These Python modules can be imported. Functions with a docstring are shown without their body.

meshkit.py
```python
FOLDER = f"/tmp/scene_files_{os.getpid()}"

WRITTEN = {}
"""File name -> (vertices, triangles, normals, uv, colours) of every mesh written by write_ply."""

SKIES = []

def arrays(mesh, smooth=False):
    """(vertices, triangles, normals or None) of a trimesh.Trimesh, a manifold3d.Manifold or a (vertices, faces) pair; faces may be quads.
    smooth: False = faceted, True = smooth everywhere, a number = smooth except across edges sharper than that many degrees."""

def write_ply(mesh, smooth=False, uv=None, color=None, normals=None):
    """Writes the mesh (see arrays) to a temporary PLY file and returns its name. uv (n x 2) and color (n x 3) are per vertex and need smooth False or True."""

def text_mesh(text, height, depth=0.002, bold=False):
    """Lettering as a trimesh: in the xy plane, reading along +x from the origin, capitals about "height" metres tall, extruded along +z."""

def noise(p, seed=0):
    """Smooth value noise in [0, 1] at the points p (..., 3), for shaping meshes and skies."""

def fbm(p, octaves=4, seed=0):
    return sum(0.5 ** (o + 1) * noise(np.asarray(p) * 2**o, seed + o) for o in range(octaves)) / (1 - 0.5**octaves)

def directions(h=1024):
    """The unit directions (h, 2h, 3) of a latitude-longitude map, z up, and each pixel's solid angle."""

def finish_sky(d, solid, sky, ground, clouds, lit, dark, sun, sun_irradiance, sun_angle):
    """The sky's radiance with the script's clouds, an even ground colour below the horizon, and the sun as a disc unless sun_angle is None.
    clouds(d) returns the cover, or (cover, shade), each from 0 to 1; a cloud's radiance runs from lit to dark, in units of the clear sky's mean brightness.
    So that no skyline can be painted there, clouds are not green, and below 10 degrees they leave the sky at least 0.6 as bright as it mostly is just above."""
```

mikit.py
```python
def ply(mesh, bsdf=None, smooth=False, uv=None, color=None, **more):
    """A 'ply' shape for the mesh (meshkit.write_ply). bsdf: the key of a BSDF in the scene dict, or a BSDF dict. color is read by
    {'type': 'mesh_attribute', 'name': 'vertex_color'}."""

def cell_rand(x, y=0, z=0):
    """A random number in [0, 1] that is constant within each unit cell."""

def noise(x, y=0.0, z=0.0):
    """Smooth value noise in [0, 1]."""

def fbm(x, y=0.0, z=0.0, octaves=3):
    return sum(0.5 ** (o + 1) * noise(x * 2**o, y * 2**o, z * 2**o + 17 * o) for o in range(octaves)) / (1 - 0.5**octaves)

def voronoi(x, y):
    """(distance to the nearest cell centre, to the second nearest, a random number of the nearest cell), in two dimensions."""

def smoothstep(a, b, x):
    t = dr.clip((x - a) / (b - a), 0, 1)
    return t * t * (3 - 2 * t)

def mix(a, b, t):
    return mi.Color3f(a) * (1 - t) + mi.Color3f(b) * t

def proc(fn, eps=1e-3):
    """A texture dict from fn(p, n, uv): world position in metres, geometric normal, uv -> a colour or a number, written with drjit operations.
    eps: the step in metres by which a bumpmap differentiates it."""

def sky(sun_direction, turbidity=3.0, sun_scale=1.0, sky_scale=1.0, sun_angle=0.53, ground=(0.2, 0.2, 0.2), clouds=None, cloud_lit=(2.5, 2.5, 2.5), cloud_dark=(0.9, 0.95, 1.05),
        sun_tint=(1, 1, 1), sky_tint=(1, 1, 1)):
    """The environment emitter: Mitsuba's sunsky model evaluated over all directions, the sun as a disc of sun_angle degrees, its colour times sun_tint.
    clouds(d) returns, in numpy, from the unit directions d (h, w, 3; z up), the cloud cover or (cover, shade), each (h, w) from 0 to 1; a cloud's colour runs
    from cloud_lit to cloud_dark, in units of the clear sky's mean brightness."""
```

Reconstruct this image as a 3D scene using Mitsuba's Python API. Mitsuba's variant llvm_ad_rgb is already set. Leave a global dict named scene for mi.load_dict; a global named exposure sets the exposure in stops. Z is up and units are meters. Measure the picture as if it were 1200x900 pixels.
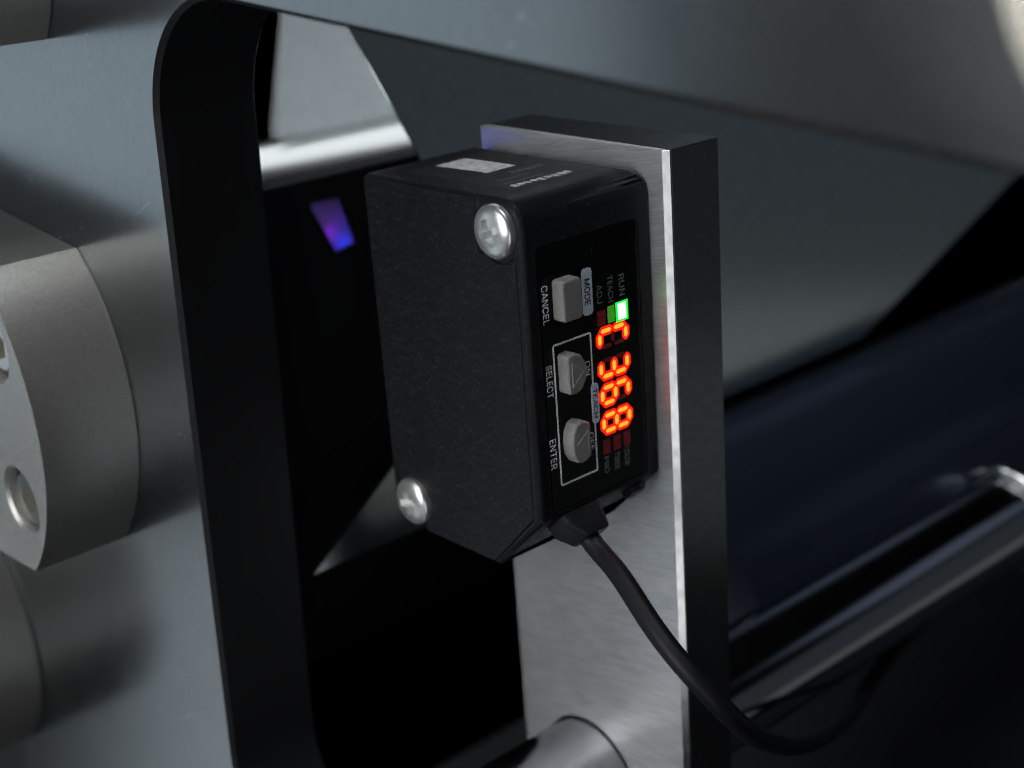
import math
import numpy as np, trimesh, shapely, manifold3d as m3
import shapely.geometry as sg, shapely.affinity as sa
import drjit as dr
import mitsuba as mi
import mikit, meshkit
from mikit import noise, fbm, proc, mix, smoothstep

MM = 1e-3                                   # every length below is given in millimetres
scene, labels = {}, {}
T = mi.ScalarTransform4f

# ------------------------------------------------------------------ camera
RIGHT = np.array([0.66863840, 0.74033610, -0.06946329])
DOWN = np.array([0.21055282, -0.27809559, -0.93719281])
FWD = np.array([-0.71315510, 0.61201741, -0.34182524])
EYE = np.array([107.185, -94.584, 33.166]) * MM
FOCUS = 154 * MM
exposure = 0.0
scene['camera'] = {
    'type': 'thinlens', 'fov': 37.93, 'fov_axis': 'x', 'near_clip': 0.004, 'far_clip': 5.0,
    'aperture_radius': 1.15 * MM, 'focus_distance': FOCUS,
    'to_world': T().look_at(origin=EYE.tolist(), target=(EYE + FWD).tolist(), up=(-DOWN).tolist()),
}

# ------------------------------------------------------------------ lamps
def lamp(key, label, centre, aim, w, h, rgb, cat='lamp panel'):
    c, a = np.array(centre, float) * MM, np.array(aim, float) * MM
    n = (a - c) / np.linalg.norm(a - c)
    up = [0, 0, 1] if abs(n[2]) < 0.9 else [0, 1, 0]
    scene[key] = {'type': 'rectangle',
                  'to_world': T().look_at(origin=c.tolist(), target=a.tolist(), up=up) @ T().scale([w / 2 * MM, h / 2 * MM, 1]),
                  'emitter': {'type': 'area', 'radiance': {'type': 'rgb', 'value': list(rgb)}}}
    labels[key] = {'label': label, 'category': cat}

lamp('room_lamp', 'large soft white lamp panel behind the viewer, outside the picture', (5, -500, 110), (-10, 0, -20), 300, 460, (4.0, 4.0, 3.98))
lamp('ceiling_lamp', 'white ceiling lamp panel above the front of the plate, outside the picture', (20, -180, 480), (-50, -25, -10), 320, 280, (3.4, 3.35, 3.2))
lamp('side_lamp', 'cool white lamp panel far to the left, outside the picture', (-530, -320, -40), (-60, -10, -20), 400, 330, (0.50, 0.60, 0.67))
lamp('low_lamp', 'white lamp panel low on the left, outside the picture', (-315, -300, -310), (-15, 0, -65), 330, 190, (0.50, 0.56, 0.60))
lamp('bevel_strip_lamp', 'narrow lamp strip added low on the right for the bright bevel, outside the picture', (400, -370, -230), (0, 10, -40), 100, 420, (2.3, 2.35, 2.4))  # added strip that gives the bevel its bright line
lamp('sheet_fill_lamp', 'white lamp panel added high behind the plate to brighten the pale sheet, outside the picture', (60, 40, 330), (-110, 70, 0), 170, 150, (3.6, 3.9, 4.1))  # added to brighten the pale sheet behind the window
lamp('tube_glint_lamp', 'white lamp panel added behind the pale sheet for the band on the tube, outside the picture', (-325, 276, 230), (-85, 60, -10), 220, 200, (1.1, 1.16, 1.17))  # added for the white band on the polished tube
lamp('rear_streak_lamp', 'dim cool lamp panel added far behind on the right for the streak on the sheet, outside the picture', (370, 560, -300), (-40, 60, -40), 600, 120, (0.105, 0.118, 0.112))  # added for the streak reflected in the angular sheet
lamp('rear_glint_lamp', 'dim blue lamp panel added high behind on the right for the rod highlight, outside the picture', (286, 564, 208), (-40, 100, -60), 170, 150, (0.085, 0.10, 0.14))  # added for a soft highlight along the rod
lamp('rear_fill_lamp', 'wide dim lamp panel added far behind on the right as fill, outside the picture', (420, 590, -90), (-30, 60, -40), 520, 420, (0.034, 0.040, 0.045))  # added dim fill for the angular sheet and the bar side

# ------------------------------------------------------------------ mesh helpers
def rounded(poly, r):
    return poly.buffer(-r, quad_segs=16).buffer(r, quad_segs=16)

def rrect(x0, y0, x1, y1, r=0.0, q=8):
    b = sg.box(x0, y0, x1, y1)
    return b if r <= 0 else b.buffer(-r).buffer(r, quad_segs=q)

def ring_pts(ring, ccw=True):
    p = np.array(ring.coords)[:-1]
    keep = np.linalg.norm(p - np.roll(p, 1, 0), axis=1) > 1e-4
    p = p[keep]
    a = 0.5 * np.sum(p[:, 0] * np.roll(p[:, 1], -1) - np.roll(p[:, 0], -1) * p[:, 1])
    return p if (a > 0) == ccw else p[::-1]

def miter(p):
    e = np.roll(p, -1, 0) - p
    e /= np.linalg.norm(e, axis=1, keepdims=True)
    n = np.stack([e[:, 1], -e[:, 0]], 1)             # outward for ccw
    m = n + np.roll(n, 1, 0)
    m /= np.maximum((m * np.roll(n, 1, 0)).sum(1, keepdims=True), 0.25)
    return m

def prism(poly, h0, h1, lo=0.0, hi=0.0, seg=3):
    """Polygon (with holes) extruded from h0 to h1 with rounded edges lo / hi: (vertices, faces) in (a, b, h)."""
    poly = sg.polygon.orient(poly)
    prof = []
    if lo > 0:
        prof += [(lo * (1 - math.sin(t)), h0 + lo * (1 - math.cos(t))) for t in np.linspace(0, math.pi / 2, seg + 1)]
    else:
        prof += [(0, h0)]
    if hi > 0:
        prof += [(hi * (1 - math.cos(t)), h1 - hi * (1 - math.sin(t))) for t in np.linspace(0, math.pi / 2, seg + 1)]
    else:
        prof += [(0, h1)]
    V, F, at = [], [], 0
    rings = [ring_pts(poly.exterior)] + [ring_pts(r, False) for r in poly.interiors]
    tops, bots = [], []
    for p in rings:
        m = miter(p)
        n = len(p)
        for (ins, h) in prof:
            V.append(np.c_[p - m * ins, np.full(n, h)])
        i = np.arange(n); j = (i + 1) % n
        for k in range(len(prof) - 1):
            a, b = at + k * n, at + (k + 1) * n
            F.append(np.c_[a + i, a + j, b + j]); F.append(np.c_[a + i, b + j, b + i])
        bots.append((at, n)); tops.append((at + (len(prof) - 1) * n, n))
        at += n * len(prof)
    V = np.vstack(V)
    def cap(rg, flip):
        idx = np.concatenate([np.arange(s, s + n) for s, n in rg])
        tri = np.asarray(m3.triangulate([V[s:s + n, :2].astype(np.float64) for s, n in rg], 1e-9)).reshape(-1, 3)
        f = idx[tri]
        a = V[f[:, 1]] - V[f[:, 0]]; b = V[f[:, 2]] - V[f[:, 0]]
        s = a[:, 0] * b[:, 1] - a[:, 1] * b[:, 0]
        f[s < 0] = f[s < 0][:, ::-1]
        return f[:, ::-1] if flip else f
    F += [cap(bots, True), cap(tops, False)]
    return V, np.vstack(F)

def axes(mesh, order):
    """Maps (a, b, h) to world axes. 'XZY': a->X, b->Z, h->Y ; 'YZX': a->Y, b->Z, h->X ; 'XYZ' keeps."""
    v, f = mesh
    o = np.zeros_like(v)
    for k, c in enumerate(order):
        o[:, 'XYZ'.index(c)] = v[:, k]
    if order == 'XZY':
        f = f[:, ::-1]
    return o, f

def man(mesh):
    v, f = mesh
    t = trimesh.Trimesh(v, f, process=False)
    t.merge_vertices()
    return m3.Manifold(m3.Mesh(vert_properties=np.asarray(t.vertices, np.float32), tri_verts=np.asarray(t.faces, np.uint32)))

def unman(m):
    g = m.to_mesh()
    return np.array(g.vert_properties[:, :3], float), np.array(g.tri_verts)

def join(*ms):
    V, F, at = [], [], 0
    for v, f in ms:
        V.append(v); F.append(np.asarray(f) + at); at += len(v)
    return np.vstack(V), np.vstack(F)

def lathe(profile, n=64):
    """Profile of (radius, height) from the axis to the axis, bottom to top; around +h."""
    prof = np.array(profile, float)
    t = np.arange(n) * 2 * np.pi / n
    V = np.vstack([np.c_[r * np.cos(t), r * np.sin(t), np.full(n, h)] for r, h in prof])
    F = []
    i = np.arange(n); j = (i + 1) % n
    for k in range(len(prof) - 1):
        a, b = k * n, (k + 1) * n
        F += [np.c_[a + i, a + j, b + j], np.c_[a + i, b + j, b + i]]
    return V, np.vstack(F)

def move(mesh, d):
    return mesh[0] + np.asarray(d, float), mesh[1]

def tube(pts, r, n=28, samples=160):
    from scipy.interpolate import CubicSpline
    p = np.array(pts, float)
    s = np.r_[0, np.cumsum(np.linalg.norm(np.diff(p, axis=0), axis=1))]
    c = CubicSpline(s, p)(np.linspace(0, s[-1], samples))
    t = np.gradient(c, axis=0); t /= np.linalg.norm(t, axis=1, keepdims=True)
    u = np.cross(t[0], [0, 1, 0]); u /= np.linalg.norm(u)
    V = []
    a = np.arange(n) * 2 * np.pi / n
    for k in range(samples):
        u = u - t[k] * (u @ t[k]); u /= np.linalg.norm(u)
        w = np.cross(t[k], u)
        V.append(c[k] + r * (np.cos(a)[:, None] * u + np.sin(a)[:, None] * w))
    F = []
    i = np.arange(n); j = (i + 1) % n
    for k in range(samples - 1):
        x, y = k * n, (k + 1) * n
        F += [np.c_[x + i, x + j, y + j], np.c_[x + i, y + j, y + i]]
    V = np.vstack(V + [c[:1], c[-1:]])
    F += [np.c_[j, i, np.full(n, len(V) - 2)], np.c_[(samples - 1) * n + i, (samples - 1) * n + j, np.full(n, len(V) - 1)]]
    return V, np.vstack(F)

def fresh(key):
    if key not in scene and not any(k.startswith(key + '__') for k in scene):
        return key
    k = 1
    while f'{key}_{k:03d}' in scene or any(q.startswith(f'{key}_{k:03d}__') for q in scene):
        k += 1
    return f'{key}_{k:03d}'

def obj(name, mesh, bsdf, parent=None, smooth=35, emit=None, label=None):
    key = fresh((parent + '__' if parent else '') + name)
    v, f = mesh
    t = trimesh.Trimesh(np.asarray(v) * MM, np.asarray(f), process=False)
    more = {} if emit is None else {'emitter': {'type': 'area', 'radiance': {'type': 'rgb', 'value': list(emit)}}}
    scene[key] = mikit.ply(t, bsdf, smooth=smooth, **more)
    if label:
        labels[key] = {'label': label}
    return key

def tag(key, label, cat, group=None, kind=None):
    labels[key] = {'label': label, 'category': cat}
    if group: labels[key]['group'] = group
    if kind: labels[key]['kind'] = kind

# ------------------------------------------------------------------ materials
def rgb(*c):
    return {'type': 'rgb', 'value': list(c)}

def mat(key, base, rough, metallic=0.0, spec=0.5, bump=None, bump_eps=2e-5, **more):
    b = {'type': 'principled', 'base_color': base if isinstance(base, dict) else rgb(*base),
         'roughness': rough, 'metallic': metallic, 'specular': spec, **more}
    if bump is not None:
        b = {'type': 'bumpmap', 'arbitrary': proc(bump, eps=bump_eps), 'scale': 1.0, 'bsdf': b}
    scene[key] = {'type': 'twosided', 'bsdf': b}

def grain(p, s):
    return noise(p.x * s, p.y * s, p.z * s)

# moulded plastic: fine sand texture, its sparkle put into the colour as pale specks
mat('black_plastic', proc(lambda p, n, uv: mix((0.0065, 0.007, 0.0085), (0.0125, 0.0135, 0.016), grain(p, 5200)) + mi.Color3f(0.075, 0.08, 0.09) * smoothstep(0.74, 0.92, grain(p + 3.3, 8800)) * smoothstep(0.2, 0.8, grain(p + 1.7, 1700))), 0.44, spec=0.15,
    bump=lambda p, n, uv: 7e-6 * grain(p, 7800) + 8e-6 * grain(p, 3900))
mat('soft_black_plastic', (0.011, 0.012, 0.013), 0.45, spec=0.25, bump=lambda p, n, uv: 4e-6 * grain(p, 3000))
mat('gloss_black', (0.003, 0.0032, 0.0036), 0.10, spec=0.14)
mat('smoked_window', (0.003, 0.0034, 0.0034), 0.12, spec=0.14)
mat('cable_rubber', (0.008, 0.0085, 0.010), 0.45, spec=0.22, bump=lambda p, n, uv: 5e-6 * grain(p, 2500))
mat('grey_button_plastic', proc(lambda p, n, uv: mix((0.205, 0.205, 0.196), (0.25, 0.25, 0.24), grain(p, 6000))), 0.5, bump=lambda p, n, uv: 3e-6 * grain(p, 6000))
mat('white_ink', (0.86, 0.88, 0.92), 0.5)
mat('blue_white_ink', (0.62, 0.69, 0.82), 0.5)
mat('grey_ink', (0.17, 0.19, 0.185), 0.6)
mat('black_ink', (0.006, 0.006, 0.008), 0.5)
mat('dim_red_lens', proc(lambda p, n, uv: mix((0.20, 0.008, 0.012), (0.34, 0.018, 0.024), grain(p, 3500))), 0.35)
mat('dim_green_lens', (0.10, 0.36, 0.03), 0.35)
mat('lit_lens', (0.02, 0.02, 0.02), 0.4)
mat('label_film', proc(lambda p, n, uv: mix((0.012, 0.012, 0.012), (0.020, 0.0195, 0.019), grain(p, 4000))), 0.5, spec=0.25)
mat('label_print', proc(lambda p, n, uv: mix((0.30, 0.31, 0.31), (0.62, 0.63, 0.63), grain(p, 2600))), 0.6)
mat('faint_print', (0.075, 0.078, 0.078), 0.6)

# metals
def streak(p):
    a, b = p.x * 0.98 + p.z * 0.16, p.z * 0.98 - p.x * 0.16
    w = 0.35e-3 * noise(p.x * 260, p.y * 260, p.z * 260)
    b = b + w
    return noise(a * 260, p.y * 500, b * 8600) * 0.36 + noise(a * 520, p.y * 700, b * 4600 + 9) * 0.28 + noise(a * 1500, p.y * 900, b * 15000 + 4) * 0.36

def blotch(p):
    return fbm(p.x * 330 + 5, p.y * 330, p.z * 520, octaves=3)

mat('milled_aluminium', proc(lambda p, n, uv: mix((0.55, 0.575, 0.60), (0.76, 0.785, 0.81), smoothstep(0.25, 0.75, 0.72 * streak(p) + 0.28 * blotch(p)))),
    proc(lambda p, n, uv: 0.34 + 0.10 * streak(p)), metallic=0.75,
    bump=lambda p, n, uv: 7e-6 * streak(p))
mat('cut_aluminium', proc(lambda p, n, uv: mix((0.40, 0.41, 0.41), (0.62, 0.62, 0.61), noise(p.x * 1500, p.y * 1500, p.z * 900))), 0.26, metallic=1.0, bump=lambda p, n, uv: 5e-6 * noise(p.x * 2500, p.y * 2500, p.z * 3500))
def hairline(p, ang, s, seed):
    c, k = math.cos(ang), math.sin(ang)
    a, b = p.x * c + p.z * k, p.z * c - p.x * k
    return smoothstep(0.965, 0.995, noise(a * 90 * s + seed, 3.0, b * 4200 * s)) * smoothstep(0.55, 0.75, noise(a * 160 * s, seed, b * 300))

def plate_colour(p, n, uv):
    base = mix((0.26, 0.28, 0.292), (0.325, 0.34, 0.348), 0.5 * fbm(p.x * 1800, p.y * 1800, p.z * 1800, octaves=3) + 0.5 * noise(p.x * 5200, p.y * 900, p.z * 700))
    marks = hairline(p, 0.5, 1.0, 2.0) + hairline(p, -0.9, 1.2, 7.0) + smoothstep(0.88, 0.93, grain(p + 0.7, 1900)) * smoothstep(0.6, 0.8, grain(p, 130))
    return base + mi.Color3f(0.22, 0.23, 0.235) * dr.minimum(marks, 1.0)

mat('satin_plate', proc(plate_colour), proc(lambda p, n, uv: 0.19 + 0.05 * fbm(p.x * 140, p.y * 140, p.z * 140, octaves=3)), metallic=1.0,
    bump=lambda p, n, uv: 1.6e-6 * grain(p, 4200))
mat('blasted_metal', proc(lambda p, n, uv: mix((0.365, 0.365, 0.355), (0.50, 0.50, 0.487), fbm(p.x * 4200, p.y * 4200, p.z * 4200, octaves=2))),
    0.40, metallic=0.80, bump=lambda p, n, uv: 4e-6 * grain(p, 5200) + 4e-6 * grain(p, 2300))
mat('dark_sheet', proc(lambda p, n, uv: mix((0.66, 0.70, 0.71), (0.74, 0.77, 0.78), grain(p, 700))), 0.17, metallic=1.0)
mat('pale_sheet', proc(lambda p, n, uv: mix((0.70, 0.77, 0.79), (0.76, 0.83, 0.85), grain(p, 900))), 0.5, metallic=0.0)
mat('chrome', (0.72, 0.73, 0.74), 0.18, metallic=1.0, bump=lambda p, n, uv: 1.5e-6 * grain(p, 1500))
mat('ground_steel', (0.50, 0.51, 0.53), 0.16, metallic=1.0, bump=lambda p, n, uv: 2e-6 * noise(p.x * 3000, p.y * 300, p.z * 3000))
mat('socket_steel', (0.66, 0.65, 0.62), 0.26, metallic=1.0, bump=lambda p, n, uv: 8e-6 * grain(p, 1600))
mat('screw_steel', proc(lambda p, n, uv: mix((0.66, 0.69, 0.68), (0.90, 0.91, 0.90), fbm(p.x * 1800, p.y * 1800, p.z * 1800, octaves=2))), 0.31, metallic=0.85,
    bump=lambda p, n, uv: 1.2e-5 * grain(p, 1500))
mat('black_oxide', (0.012, 0.016, 0.026), 0.24, metallic=0.15, spec=0.6, spec_tint=0.5)
mat('shade_black_edge', (0.010, 0.011, 0.012), 0.42, metallic=0.0, spec=0.25)  # dark reflections of the window wall put into its colour
mat('dim_side_metal', proc(lambda p, n, uv: mix((0.17, 0.18, 0.19), (0.22, 0.232, 0.242), grain(p, 1800))), 0.17, metallic=0.9, bump=lambda p, n, uv: 2e-6 * grain(p, 3000))  # dim reflections on the bar sides and top put into a darker metal
mat('cream_plastic', (0.80, 0.76, 0.66), 0.5)
scene['blue_diffuser'] = {'type': 'principledthin', 'base_color': rgb(0.85, 0.6, 0.95), 'roughness': 0.5, 'diff_trans': 1.6, 'spec_trans': 0.0}
mat('navy_fill', proc(lambda p, n, uv: mix((0.012, 0.015, 0.022), (0.019, 0.023, 0.033), fbm(p.x * 120, p.y * 120, p.z * 120, octaves=3))), 0.5, spec=0.3)
mat('dark_inside', (0.008, 0.008, 0.009), 0.6, spec=0.08)

# ------------------------------------------------------------------ the machine plate with its long window
LT = np.array([-33.0, 8.0]); LD = np.array([-37.92 + 33.29, -70.02 - 3.31]); LD /= np.linalg.norm(LD)
TD = np.array([64.94 + 7.6, 13.73 - 20.16]); TD /= np.linalg.norm(TD)
def cross2(p, d, q, e):
    s = ((q - p)[0] * e[1] - (q - p)[1] * e[0]) / (d[0] * e[1] - d[1] * e[0])
    return p + s * d
TL = cross2(np.array([-33.29, 3.31]), LD, np.array([-7.6, 20.16]), TD)
BL = TL + LD * 107
TR = TL + TD * 132
BR = BL + TD * 132
window = sg.Polygon([TL, TR, BR, BL]).buffer(-14).buffer(14, quad_segs=24)
plate = sg.Polygon([(-175, -135), (150, -135), (150, 66), (-175, 66)], [window.exterior.coords])
k = 'machine_plate'
big = [(-175, -135), (150, -135), (150, 66), (-175, 66)]
obj('face', axes(prism(sg.Polygon(big, [window.buffer(0.52, quad_segs=24).simplify(0.01).exterior.coords]), -20, -19.9), 'XZY'), 'satin_plate', k, smooth=30)
obj('core', axes(prism(plate, -19.97, -7.7, 0.5, 0.4, 1), 'XZY'), 'shade_black_edge', k, smooth=20, label='edge of the plate inside its window, coloured black for its dark reflections')
tag(k, 'large thick grey satin metal plate with a long round cornered window around the sensor', 'metal plate')

# ------------------------------------------------------------------ blocks bolted to the plate
cx, cz, R = -75.0, -27.3, 26.2
a1 = math.atan2(-8.2 - cz, -56.5 - cx); a0 = math.atan2(-46.5 - cz, -58.0 - cx)
arc = [(cx + R * math.cos(t), cz + R * math.sin(t)) for t in np.linspace(a0, a1, 40)]
blk = sg.Polygon(arc + [(-110, -3.2), (-116, -50)])
screws = [(-57.3, -37.3), (-57.3, -17.6)]
body = man(axes(prism(blk, -32.4, -20.02, 0.28, 0.3, 2), 'XZY'))
for (sx, sz) in screws:
    v, f = lathe([(0, 0), (4.15, 0), (4.15, 5.0), (4.6, 5.45), (4.9, 5.8), (0, 5.8)], 64)
    body = body - man((np.c_[v[:, 0] + sx, -27.0 - v[:, 2], v[:, 1] + sz], f))
block = 'clamp_block'
obj('body', unman(body), 'blasted_metal', block, smooth=25)
tag(block, 'pale grey rounded metal clamp block with two recessed hex socket screws on the plate', 'clamp block')
for (sx, sz) in screws:
    head = man(axes(lathe([(0, 0), (3.35, 0), (3.5, 0.15), (3.5, 3.6), (3.1, 4.0), (0, 4.0)], 48), 'XYZ'))
    hexa = man(prism(sg.Polygon([(1.95 * math.cos(t), 1.95 * math.sin(t)) for t in np.arange(6) * math.pi / 3 + 0.35]), 1.6, 5, 0, 0))
    v, f = unman(head - hexa)
    o = np.c_[v[:, 0] + sx, -27.5 - v[:, 2], v[:, 1] + sz]
    sk = obj('socket_screw', (o, f), 'socket_steel', block, smooth=25)
# lower disc and upper block
disc = [(0, -20.02), (23.6, -20.02), (24, -20.4), (24, -41.4), (23.4, -42), (0, -42)]
v, f = lathe(disc, 128)
k = obj('round_collar', (np.c_[v[:, 0] - 119.6, v[:, 2], v[:, 1] - 78.5], f), 'blasted_metal', smooth=30)
tag(k, 'dark grey round metal collar below the clamp block at the edge of the picture', 'collar')
up = sg.Polygon([(-55, 15.9), (-53.2, 18.2), (-51.6, 21.5), (-50.6, 26), (-50.6, 60), (-112, 60), (-112, 12.4)])
k = obj('upper_block', axes(prism(up, -40, -20.02, 0.3, 0.3, 2), 'XZY'), 'blasted_metal', smooth=25)
tag(k, 'dark grey metal block on the plate in the upper left corner', 'block')
# pale round cap, upper right
cap = [(0, 0), (15.6, 0), (16, 0.5), (16, 8), (14, 10), (0, 10)]
v, f = lathe(cap, 96)
k = obj('bush', (np.c_[v[:, 0] + 83.0, -20.02 - v[:, 2], v[:, 1] + 29.2], f), 'cream_plastic', smooth=30)
tag(k, 'bright cream round cap, out of focus in the upper right corner', 'cap')

# ------------------------------------------------------------------ bracket
k = 'mounting_bracket'
sec = sg.Polygon([(2.05, 18.43), (2.65, 19.0), (2.65, 19.3), (2.05, 19.3)])
obj('bevel', prism(sec, -150, 1.88, 0, 0.05, 1), 'cut_aluminium', k, smooth=20, label='narrow bright bevelled edge of the bar')
sec = sg.Polygon([(-27.1, 18.75), (-26.75, 18.43), (2.05, 18.43), (2.05, 19.3), (-27.1, 19.9)])
hv, hf = lathe([(0, 17), (8.2, 17), (8.2, 20.6), (0, 20.6)], 96)
hole = man((np.c_[hv[:, 0] - 14.46, hv[:, 2], hv[:, 1] - 82.15], hf[:, ::-1]))
obj('face', unman(man(prism(sec, -150, 1.9, 0, 0.10, 1)) - hole), 'milled_aluminium', k, smooth=20, label='bright brushed front face of the bar')
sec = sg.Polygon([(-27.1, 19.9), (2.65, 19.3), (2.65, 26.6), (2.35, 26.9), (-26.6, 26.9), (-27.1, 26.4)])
obj('core', unman(man(prism(sec, -150, 1.9, 0, 0.10, 1)) - hole), 'dim_side_metal', k, smooth=20, label='sides and top of the bar, coloured dark for their dim reflections')
tag(k, 'upright metal bar behind the sensor with brushed bright front and dark grey side', 'bracket')

# ------------------------------------------------------------------ rod through the bracket
rod = 'support_rod'
v, f = lathe([(0, -95), (7.3, -95), (7.75, -94.5), (7.75, 120), (7.2, 120.6), (0, 120.6)], 96)
obj('shaft', (np.c_[v[:, 0] - 14.46, v[:, 2], v[:, 1] - 82.15], f[:, ::-1]), 'ground_steel', rod, smooth=30)
ringp = [(7.78 + 0.9 + 0.9 * math.cos(t), 119 + 1.2 * math.sin(t)) for t in np.linspace(-math.pi, math.pi, 25)]
v, f = lathe(ringp, 96)
obj('end_ring', (np.c_[v[:, 0] - 14.46, v[:, 2], v[:, 1] - 82.15], f[:, ::-1]), 'chrome', rod, smooth=60, label='bright chrome ring at the far end of the rod')
tag(rod, 'round steel rod passing through the foot of the upright metal bar', 'rod')

# ------------------------------------------------------------------ things behind the window
side = sg.Polygon([(17.8, 12.2), (19.0, 30), (330, 30), (330, -4), (180.5, -38), (127.4, -58.7), (2.4, -58.6), (18.9, -46.7), (26.5, -40), (31, -32), (32, -24), (30, -14), (26.8, -5.25)])
k = obj('angular_sheet', axes(prism(side, -50.25, -50, 0, 0, 1), 'YZX'), 'dark_sheet', smooth=25)
tag(k, 'dark grey angular metal panel behind the sensor with slanted edges', 'panel')
v, f = lathe([(0, -5), (21.6, -5), (22, -4.6), (22, 260), (0, 260)], 128)
k = obj('polished_tube', (np.c_[v[:, 0] - 85, v[:, 2], v[:, 1] - 28.9], f[:, ::-1]), 'chrome', smooth=30)
tag(k, 'polished chrome tube with a white highlight, seen through the window left of the sensor', 'tube')
rp = sg.Polygon([(42.6, -60), (300, -60), (300, 15), (48.6, 15), (48.0, 8.2), (43.2, -10.0)])
k = obj('pale_sheet_metal', axes(prism(rp, -112, -110, 0.2, 0.2, 1), 'YZX'), 'pale_sheet', smooth=25)
tag(k, 'pale blue grey sheet metal panel above the polished tube', 'panel')
v, f = lathe([(0, 62), (24.5, 62), (25, 62.5), (25, 330), (0, 330)], 128)
k = obj('dark_roller', (np.c_[v[:, 0] - 45, v[:, 2], v[:, 1] - 86.7], f[:, ::-1]), 'black_oxide', smooth=30)
tag(k, 'large dark blue black round roller behind the bracket', 'roller')
k = obj('base_plate', prism(sg.box(-112, -7, 60, 300), -162, -150.02, 0.3, 0.3, 1), 'navy_fill', smooth=20)  # plate added as a dim fill for the dark below the rod
tag(k, 'dark navy base plate in the shadow below the rod', 'base plate')
ind = 'blue_reflection'  # reflection of a blue source, built as a glowing lens
lens = sg.Polygon([(15.0, -10.8), (20.0, -11.1), (21.9, -17.9), (18.5, -18.4)])
hb = rrect(-4, -78, 44, -7.6, 1.0)
ln = rounded(lens, 0.4)
obj('dark_shroud', axes(prism(sg.Polygon(hb.exterior.coords, [ln.exterior.coords]), -62, -59.6, 0, 0.2, 2), 'YZX'), 'dark_inside', ind)  # dark shroud added to keep the space below the tube black
obj('dark_shroud_back', axes(prism(hb, -64, -62.02, 0.2, 0, 2), 'YZX'), 'dark_inside', ind)
v, f = axes(prism(ln.buffer(0.3), -59.9, -59.88), 'YZX')
q = np.array(shapely.get_coordinates(ln.exterior))[:-1]
obj('diffuser', (np.c_[np.full(len(q) + 1, -60.0), np.vstack([q, q.mean(0)])], np.array([(i, (i + 1) % len(q), len(q)) for i in range(len(q))])), 'blue_diffuser', ind, smooth=False, label='blue and violet glowing lens')
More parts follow.
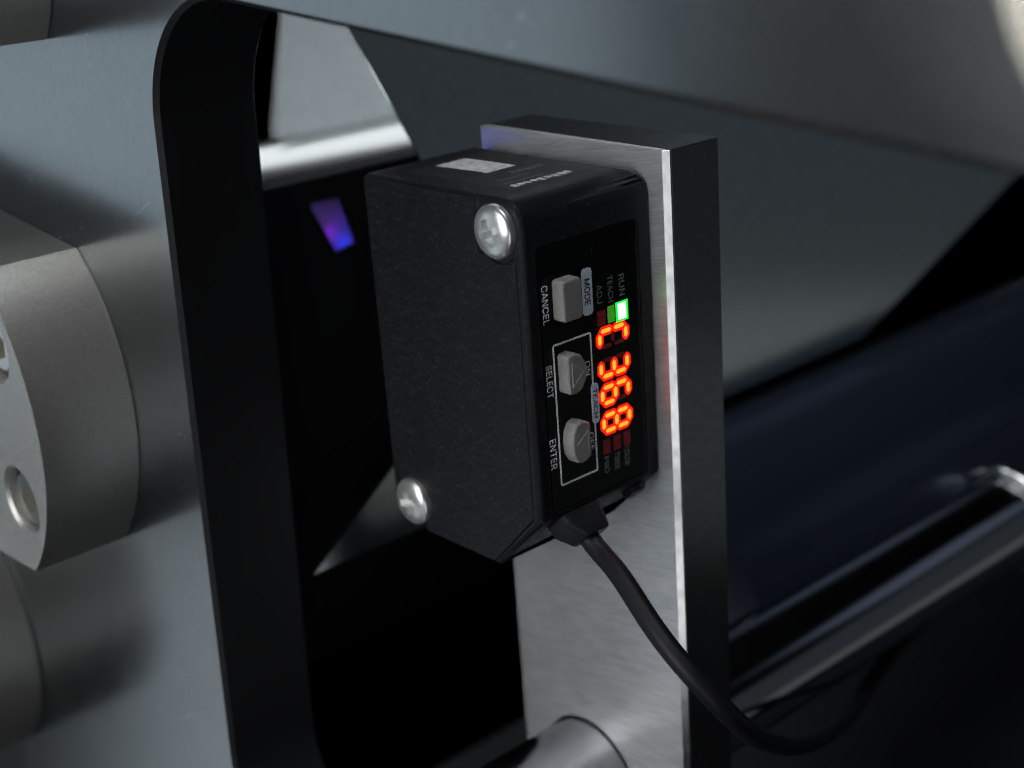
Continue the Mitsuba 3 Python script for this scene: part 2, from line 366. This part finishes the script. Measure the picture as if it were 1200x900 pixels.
for (y, z, r, e) in ((20.1, -17.3, 0.5, (0.05, 0.35, 6.5)), (18.1, -15.6, 0.45, (1.3, 0.08, 3.6)), (20.1, -14.0, 0.3, (0.06, 0.06, 2.4)), (16.6, -12.4, 0.3, (0.10, 0.03, 1.3))):
    s_ = trimesh.creation.icosphere(2, r)
    obj('light', (np.array(s_.vertices) + [-61.3, y, z], np.array(s_.faces)), 'lit_lens', ind, smooth=True, emit=e)
tag(ind, 'small blue and violet reflection, built as a glowing indicator lamp in the dark left of the sensor', 'indicator lamp')

sp = 'added_blue_lamp'  # unseen blue lamp added to tint the left end of the bar
obj('case', axes(prism(rrect(-57.5, -10.5, -50.5, 0.5, 0.8), -7.7, -6.2, 0, 0.2, 2), 'XZY'), 'dark_inside', sp)
obj('lens', axes(prism(rrect(-56.5, -9.5, -51.5, -0.5, 0.6), -6.19, -5.7, 0, 0.2, 2), 'XZY'), 'lit_lens', sp, emit=(0.03, 0.05, 2.2))
tag(sp, 'small unseen blue lamp added on the back of the plate to tint the bar', 'lamp')

# ------------------------------------------------------------------ the sensor
S = 'photoelectric_sensor'
tag(S, 'black photoelectric sensor with three grey buttons, lit red digits and a black cable', 'sensor')
D = 18.38
outline = sg.Polygon([(-26, 0), (0, 0), (0, -34.9), (-7.6, -42.2), (-20.2, -42.2), (-20.2, -41.6), (-26, -41.6)])
ol = outline.intersection(rounded(sg.box(-26, -60, 20, 0), 0.9)).intersection(rounded(sg.box(-60, -60, 0, 0), 3.0))
ol = ol.difference(sg.Polygon([(-27, -43), (-22, -43), (-22, -38.2), (-27, -38.2)])).union(sg.Point(-22.2, -38.0).buffer(3.8, quad_segs=12))
ol = ol.simplify(0.02)
cover = sg.Polygon([(-25.6, -0.4), (-6.85, -0.4), (-6.85, -6.1), (-1.2, -6.1), (-1.2, -34.75), (-8.2, -41.85), (-20.0, -41.85), (-20.0, -40.0), (-25.6, -35.5)])
for (sx, sz) in ((-3.55, -3.4), (-21.75, -38.3)):
    cover = cover.difference(sg.Point(sx, sz).buffer(3.45, quad_segs=12))
cover = max(getattr(cover, 'geoms', [cover]), key=lambda g: g.area).buffer(-0.12).buffer(0.12).simplify(0.02)
solid = man(axes(prism(ol, 0, D, 0.75, 0.3, 5), 'XZY'))
yz = rounded(sg.box(-20, -60, D, 0), 2.8).intersection(sg.box(-1, -60, D, 0))
yz = sg.box(-3, -60, 8, 0).union(yz)
solid = solid ^ man(axes(prism(yz, -40, 0.0, 0, 0.35, 3), 'YZX'))
panel = rrect(1.85, -34.25, 16.45, -5.15, 0.7)
solid = solid - man(axes(prism(panel.buffer(0.12), -0.16, 2), 'YZX'))
solid = solid - man(axes(prism(cover.buffer(0.16), -2, 0.34), 'XZY'))
# step below the panel: small lip line along the chamfer
obj('body', unman(solid), 'black_plastic', S, smooth=28)
obj('side_cover', axes(prism(cover, 0.0, 0.33, 0.16, 0, 3), 'XZY'), 'black_plastic', S, smooth=28)
obj('control_panel', axes(prism(panel, -0.155, -0.02, 0, 0.08, 2), 'YZX'), 'gloss_black', S, smooth=28)
obj('display_window', axes(prism(rrect(9.45, -33.2, 16.1, -6.6, 0.5), -0.0195, 0.05, 0, 0.05, 2), 'YZX'), 'smoked_window', S, smooth=28)

# screws: domed pan heads with a cross recess
def pan_screw(x, z, turn):
    rr, hh = 2.82, 1.35
    prof = [(0, 0), (rr, 0), (rr, 0.45)] + [(rr * math.cos(t) ** 0.8, 0.45 + (hh - 0.45) * math.sin(t)) for t in np.linspace(0.12, math.pi / 2 - 0.02, 14)] + [(0, hh)]
    head = man(lathe(prof, 64))
    cut = []
    for a in (0, math.pi / 2):
        w0, w1, l0, l1 = 0.34, 0.48, 0.55, 1.65
        pts = []
        for (w, l, h) in ((w0, l0, hh - 1.1), (w1, l1, hh + 0.15)):
            for sx in (-1, 1):
                for sy in (-1, 1):
                    px, py = sx * l, sy * w
                    pts.append((px * math.cos(a) - py * math.sin(a), px * math.sin(a) + py * math.cos(a), h))
        cut.append(m3.Manifold.hull_points(np.array(pts, np.float32)))
    head = head - (cut[0] + cut[1])
    v, f = unman(head)
    c, s = math.cos(turn), math.sin(turn)
    return np.c_[x + v[:, 0] * c - v[:, 1] * s, 0.0 - v[:, 2], z + v[:, 0] * s + v[:, 1] * c], f
obj('screw', pan_screw(-3.55, -3.4, 0.45), 'screw_steel', S, smooth=24)
obj('screw', pan_screw(-21.75, -38.35, 0.2), 'screw_steel', S, smooth=24)

# buttons on the panel
def button(poly, h=1.55):
    return axes(prism(poly, -0.018, h, 0, 0.28, 4), 'YZX')
b1 = rrect(3.7, -13.25, 6.45, -8.85, 0.45)
b2 = sg.Polygon([(3.85, -21.1), (3.85, -16.9), (5.0, -16.75), (5.8, -17.1), (6.5, -18.2), (6.65, -19.0), (6.45, -19.9), (5.8, -20.9), (5.0, -21.25)]).buffer(-0.4).buffer(0.4)
b3 = sg.Polygon([(6.6, -28.7), (6.6, -24.9), (5.4, -24.4), (4.6, -24.6), (4.05, -25.5), (3.85, -26.8), (4.05, -28.1), (4.6, -29.0), (5.4, -29.2)]).buffer(-0.4).buffer(0.4)
obj('button', button(b1), 'grey_button_plastic', S, label='rectangular grey button beside the word MODE')
B2 = obj('button', button(b2), 'grey_button_plastic', S, label='grey button with one rounded side and a raised arrow, beside ON')
B3 = obj('button', button(b3), 'grey_button_plastic', S, label='grey button with a raised arrow, beside OFF')
def outline_tri(pts):
    t = sg.Polygon(pts)
    return t.difference(t.buffer(-0.13, join_style='mitre'))
obj('arrow', axes(prism(outline_tri([(4.3, -17.6), (6.1, -19.0), (4.3, -20.4)]), 1.53, 1.66, 0, 0.03, 1), 'YZX'), 'grey_button_plastic', B2)
obj('arrow', axes(prism(outline_tri([(6.15, -25.6), (4.4, -26.8), (6.15, -28.1)]), 1.53, 1.66, 0, 0.03, 1), 'YZX'), 'grey_button_plastic', B3)

# printed frame, tabs and lettering
frame = rrect(3.22, -31.6, 8.82, -15.72, 0.3)
fr = frame.difference(frame.buffer(-0.2))
fr = fr.difference(sg.box(8.0, -26.0, 9.5, -21.6))
obj('printed_frame', axes(prism(fr, -0.019, 0.010), 'YZX'), 'white_ink', S, smooth=False, label='thin white line drawn round the two lower buttons')
T1 = obj('mode_tab', axes(prism(rrect(7.85, -13.85, 9.35, -8.75, 0.45), -0.019, 0.010), 'YZX'), 'blue_white_ink', S, smooth=False, label='pale blue printed tab reading MODE')
T2 = obj('teach_tab', axes(prism(rrect(8.36, -26.05, 9.42, -21.55, 0.4), -0.019, 0.060), 'YZX'), 'blue_white_ink', S, smooth=False, label='pale blue printed tab reading TEACH')

def lettering(text, y0, y1, z0, z1, ink, parent=S, x=0.0, bold=True, label=None):
    m = meshkit.text_mesh(text, 1.0, 0.012, bold)
    v = np.array(m.vertices)
    lo, hi = v.min(0), v.max(0)
    a = (v[:, 0] - lo[0]) / (hi[0] - lo[0]); b = (v[:, 1] - lo[1]) / (hi[1] - lo[1])
    o = np.c_[x + v[:, 2], y0 + b * (y1 - y0), z0 + a * (z1 - z0)]
    return obj('lettering', (o, np.array(m.faces)), ink, parent, smooth=False, label=label or f'printed word {text}')
px = -0.0195
lettering('MODE', 8.18, 9.02, -9.9, -12.75, 'black_ink', T1, 0.0102)
lettering('TEACH', 8.58, 9.22, -22.1, -25.45, 'black_ink', T2, 0.0602)
lettering('CANCEL', 2.2, 3.05, -9.2, -13.35, 'white_ink', x=px, bold=False)
lettering('SELECT', 2.12, 2.98, -17.75, -21.3, 'white_ink', x=px, bold=False)
lettering('ENTER', 1.98, 2.88, -25.95, -29.3, 'white_ink', x=px, bold=False)
lettering('ON', 7.75, 8.45, -18.8, -20.4, 'blue_white_ink', x=px, bold=False)
lettering('OFF', 7.75, 8.45, -26.95, -28.95, 'blue_white_ink', x=px, bold=False)
pw = 0.0505
lettering('RUN', 13.25, 14.05, -10.6, -12.95, 'grey_ink', x=pw, bold=False)
lettering('TEACH', 11.55, 12.3, -10.35, -13.25, 'grey_ink', x=pw, bold=False)
lettering('ADJ', 9.9, 10.68, -10.95, -13.0, 'grey_ink', x=pw, bold=False)
lettering('PRO', 9.72, 10.48, -30.4, -32.3, 'grey_ink', x=pw, bold=False)
lettering('TIMER', 11.35, 12.1, -30.4, -32.35, 'grey_ink', x=pw, bold=False)
lettering('COLOR', 12.92, 13.7, -30.25, -32.45, 'grey_ink', x=pw, bold=False)

# small lamps of the display
def led(name, y0, y1, z0, z1, bsdf, emit=None, x1=0.062, label=None, parent=S):
    return obj(name, axes(prism(rrect(y0, z0, y1, z1, 0.08, 4), 0.0502, x1), 'YZX'), bsdf, parent, smooth=False, emit=emit, label=label)
g = led('run_light', 12.58, 14.45, -15.75, -13.52, 'lit_lens', emit=(0.0, 1.6, 0.05), label='lit green light with its bloom beside the word RUN')  # green bloom round the core, built as a glowing plate
led('glowing_core', 12.92, 14.12, -15.5, -13.75, 'lit_lens', emit=(3.0, 9.0, 2.6), x1=0.075, parent=g)
led('indicator_light', 11.35, 12.4, -15.5, -13.65, 'dim_green_lens', emit=(0.02, 0.16, 0.004), label='dim yellow green light beside the lit one')
led('indicator_light', 9.8, 11.05, -15.5, -13.8, 'dim_red_lens', label='unlit dark red light beside the words ADJ')
for y0, y1 in ((9.7, 10.8), (11.32, 12.4), (12.88, 13.92)):
    led('indicator_light', y0, y1, -30.1, -28.4, 'dim_red_lens', label='unlit dark red square light below the digits')

YC, A, G = 11.97, 1.98, 0.88               # digit centre, half height (along Y), half width (along Z)
def hexbar(cy, cz, ly, lz):
    """a bar with pointed ends; the longer side gives its direction"""
    if ly > lz:
        t = lz / 2
        return sg.Polygon([(cy - ly / 2, cz), (cy - ly / 2 + t, cz + t), (cy + ly / 2 - t, cz + t), (cy + ly / 2, cz), (cy + ly / 2 - t, cz - t), (cy - ly / 2 + t, cz - t)])
    t = ly / 2
    return sg.Polygon([(cy, cz - lz / 2), (cy + t, cz - lz / 2 + t), (cy + t, cz + lz / 2 - t), (cy, cz + lz / 2), (cy - t, cz + lz / 2 - t), (cy - t, cz - lz / 2 + t)])
def segs(zc):
    return {'a': hexbar(YC + A, zc, 0.52, 1.26), 'g': hexbar(YC, zc, 0.52, 1.26), 'd': hexbar(YC - A, zc, 0.52, 1.26),
            'f': hexbar(YC + A / 2, zc + G, 1.58, 0.46), 'b': hexbar(YC + A / 2, zc - G, 1.58, 0.46),
            'e': hexbar(YC - A / 2, zc + G, 1.58, 0.46), 'c': hexbar(YC - A / 2, zc - G, 1.58, 0.46)}
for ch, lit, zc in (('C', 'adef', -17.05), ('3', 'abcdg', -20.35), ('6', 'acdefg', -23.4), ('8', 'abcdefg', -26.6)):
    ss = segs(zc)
    glow = shapely.union_all([ss[q].buffer(0.32) for q in lit])  # red bloom round the lit segments, built as a glowing plate
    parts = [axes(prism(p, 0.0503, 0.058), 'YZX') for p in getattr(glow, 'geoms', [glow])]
    dg = obj('digit', join(*parts), 'lit_lens', S, smooth=False, emit=(1.1, 0.010, 0.003), label=f'lit digit with its red bloom built as a glowing plate, reading {ch}')
    for q in 'abcdefg':
        if q in lit:
            obj('segment', axes(prism(ss[q], 0.0503, 0.072), 'YZX'), 'lit_lens', dg, smooth=False, emit=(9.0, 0.52, 0.025))
        else:
            obj('segment', axes(prism(ss[q].difference(glow.buffer(0.02)), 0.0503, 0.055), 'YZX') if ss[q].difference(glow.buffer(0.02)).geom_type == 'Polygon' else axes(prism(ss[q].buffer(-0.1), 0.0503, 0.06), 'YZX'),
                'dim_red_lens', dg, smooth=False, label='unlit dark red segment of the digit')

# label on the top face
lb = rrect(-22.2, 3.0, -4.5, 15.2, 0.8)
L = obj('top_label', prism(lb, -0.05, 0.03, 0, 0.03, 1), 'label_film', S, smooth=False, label='dark label with small pale print on top of the sensor')
obj('printed_field', prism(sg.Polygon([(-21.1, 6.7), (-13.0, 7.3), (-13.2, 11.6), (-21.3, 11.2)]), 0.0301, 0.035), 'label_print', L, smooth=False)
rng = np.random.default_rng(5)
def blobs(x0, x1, y0, y1, n, fill):
    out, y = [], y0
    w = (y1 - y0) / n
    for q in range(n):
        a = w * (fill + 0.25 * (rng.random() - 0.5))
        h = (x1 - x0) * (0.7 + 0.3 * rng.random())
        out.append(prism(rrect(x0, y, x0 + h, y + a, min(a, h) * 0.4, 3), 0.0301, 0.036))
        y += w
    return join(*out)
obj('printed_line', blobs(-6.3, -5.0, 4.3, 12.8, 9, 0.74), 'label_print', L, smooth=False)
obj('printed_line', blobs(-11.4, -10.0, 8.8, 13.6, 7, 0.5), 'faint_print', L, smooth=False)
obj('printed_line', blobs(-9.2, -8.6, 5.2, 9.4, 9, 0.5), 'faint_print', L, smooth=False)
obj('printed_line', blobs(-7.6, -7.1, 4.8, 10.6, 11, 0.5), 'faint_print', L, smooth=False)

# cable boot on the lower chamfer, small nub beside it
N = np.array([0.694, 0, -0.720]); TT = np.array([-0.720, 0, -0.694]); O = np.array([0.0, 0.0, -34.9])
def on_chamfer(y, t, h):
    return O + N * h + TT * t + np.array([0, y, 0])
pts = []
for (y0, y1, t0, t1, h, r) in ((3.3, 9.0, 0.1, 4.2, -0.3, 0.9), (3.4, 8.9, 0.1, 4.2, 1.3, 0.9), (4.7, 8.6, 0.2, 3.9, 2.9, 0.9), (4.9, 8.4, 0.4, 3.7, 3.1, 0.8)):
    for (y, t) in ((y0, t0), (y1, t0), (y1, t1), (y0, t1)):
        for a in np.linspace(0, 2 * np.pi, 16, endpoint=False):
            yy = np.clip(y, y0 + r, y1 - r) + r * math.cos(a); tt_ = np.clip(t, t0 + r, t1 - r) + r * math.sin(a)
            pts.append(on_chamfer(yy, tt_, h))
boot = m3.Manifold.hull_points(np.array(pts, np.float32))
obj('cable_boot', unman(boot), 'soft_black_plastic', S, smooth=25)
nub = []
for h in (-0.5, 0.5, 0.8):
    rr = 1.45 if h < 0.7 else 1.2
    for a in np.linspace(0, 2 * np.pi, 24, endpoint=False):
        nub.append(on_chamfer(15.6 + rr * math.cos(a), 2.2 + rr * math.sin(a), h))
obj('nub', unman(m3.Manifold.hull_points(np.array(nub, np.float32))), 'soft_black_plastic', S, smooth=25)

cable = CABLE = [tuple(on_chamfer(6.4, 2.2, 2.0)), tuple(on_chamfer(6.4, 2.2, 3.6)),
    (4.92, 5.66, -40.61), (9.04, 4.51, -42.48), (15.35, 3.33, -46.06), (19.1, 4.18, -49.44), (20.14, 7.09, -53.73), (17.35, 15.7, -61.73), (11.11, 28.99, -71.72), (0.76, 50.78, -84.24), (-6.67, 66.15, -90.98), (-13.74, 81.77, -95.05), (-18.89, 97.05, -97.91), (-22.5, 113, -99), (-26, 130, -98)]
obj('cable', tube(cable, 1.15), 'cable_rubber', S, smooth=True)
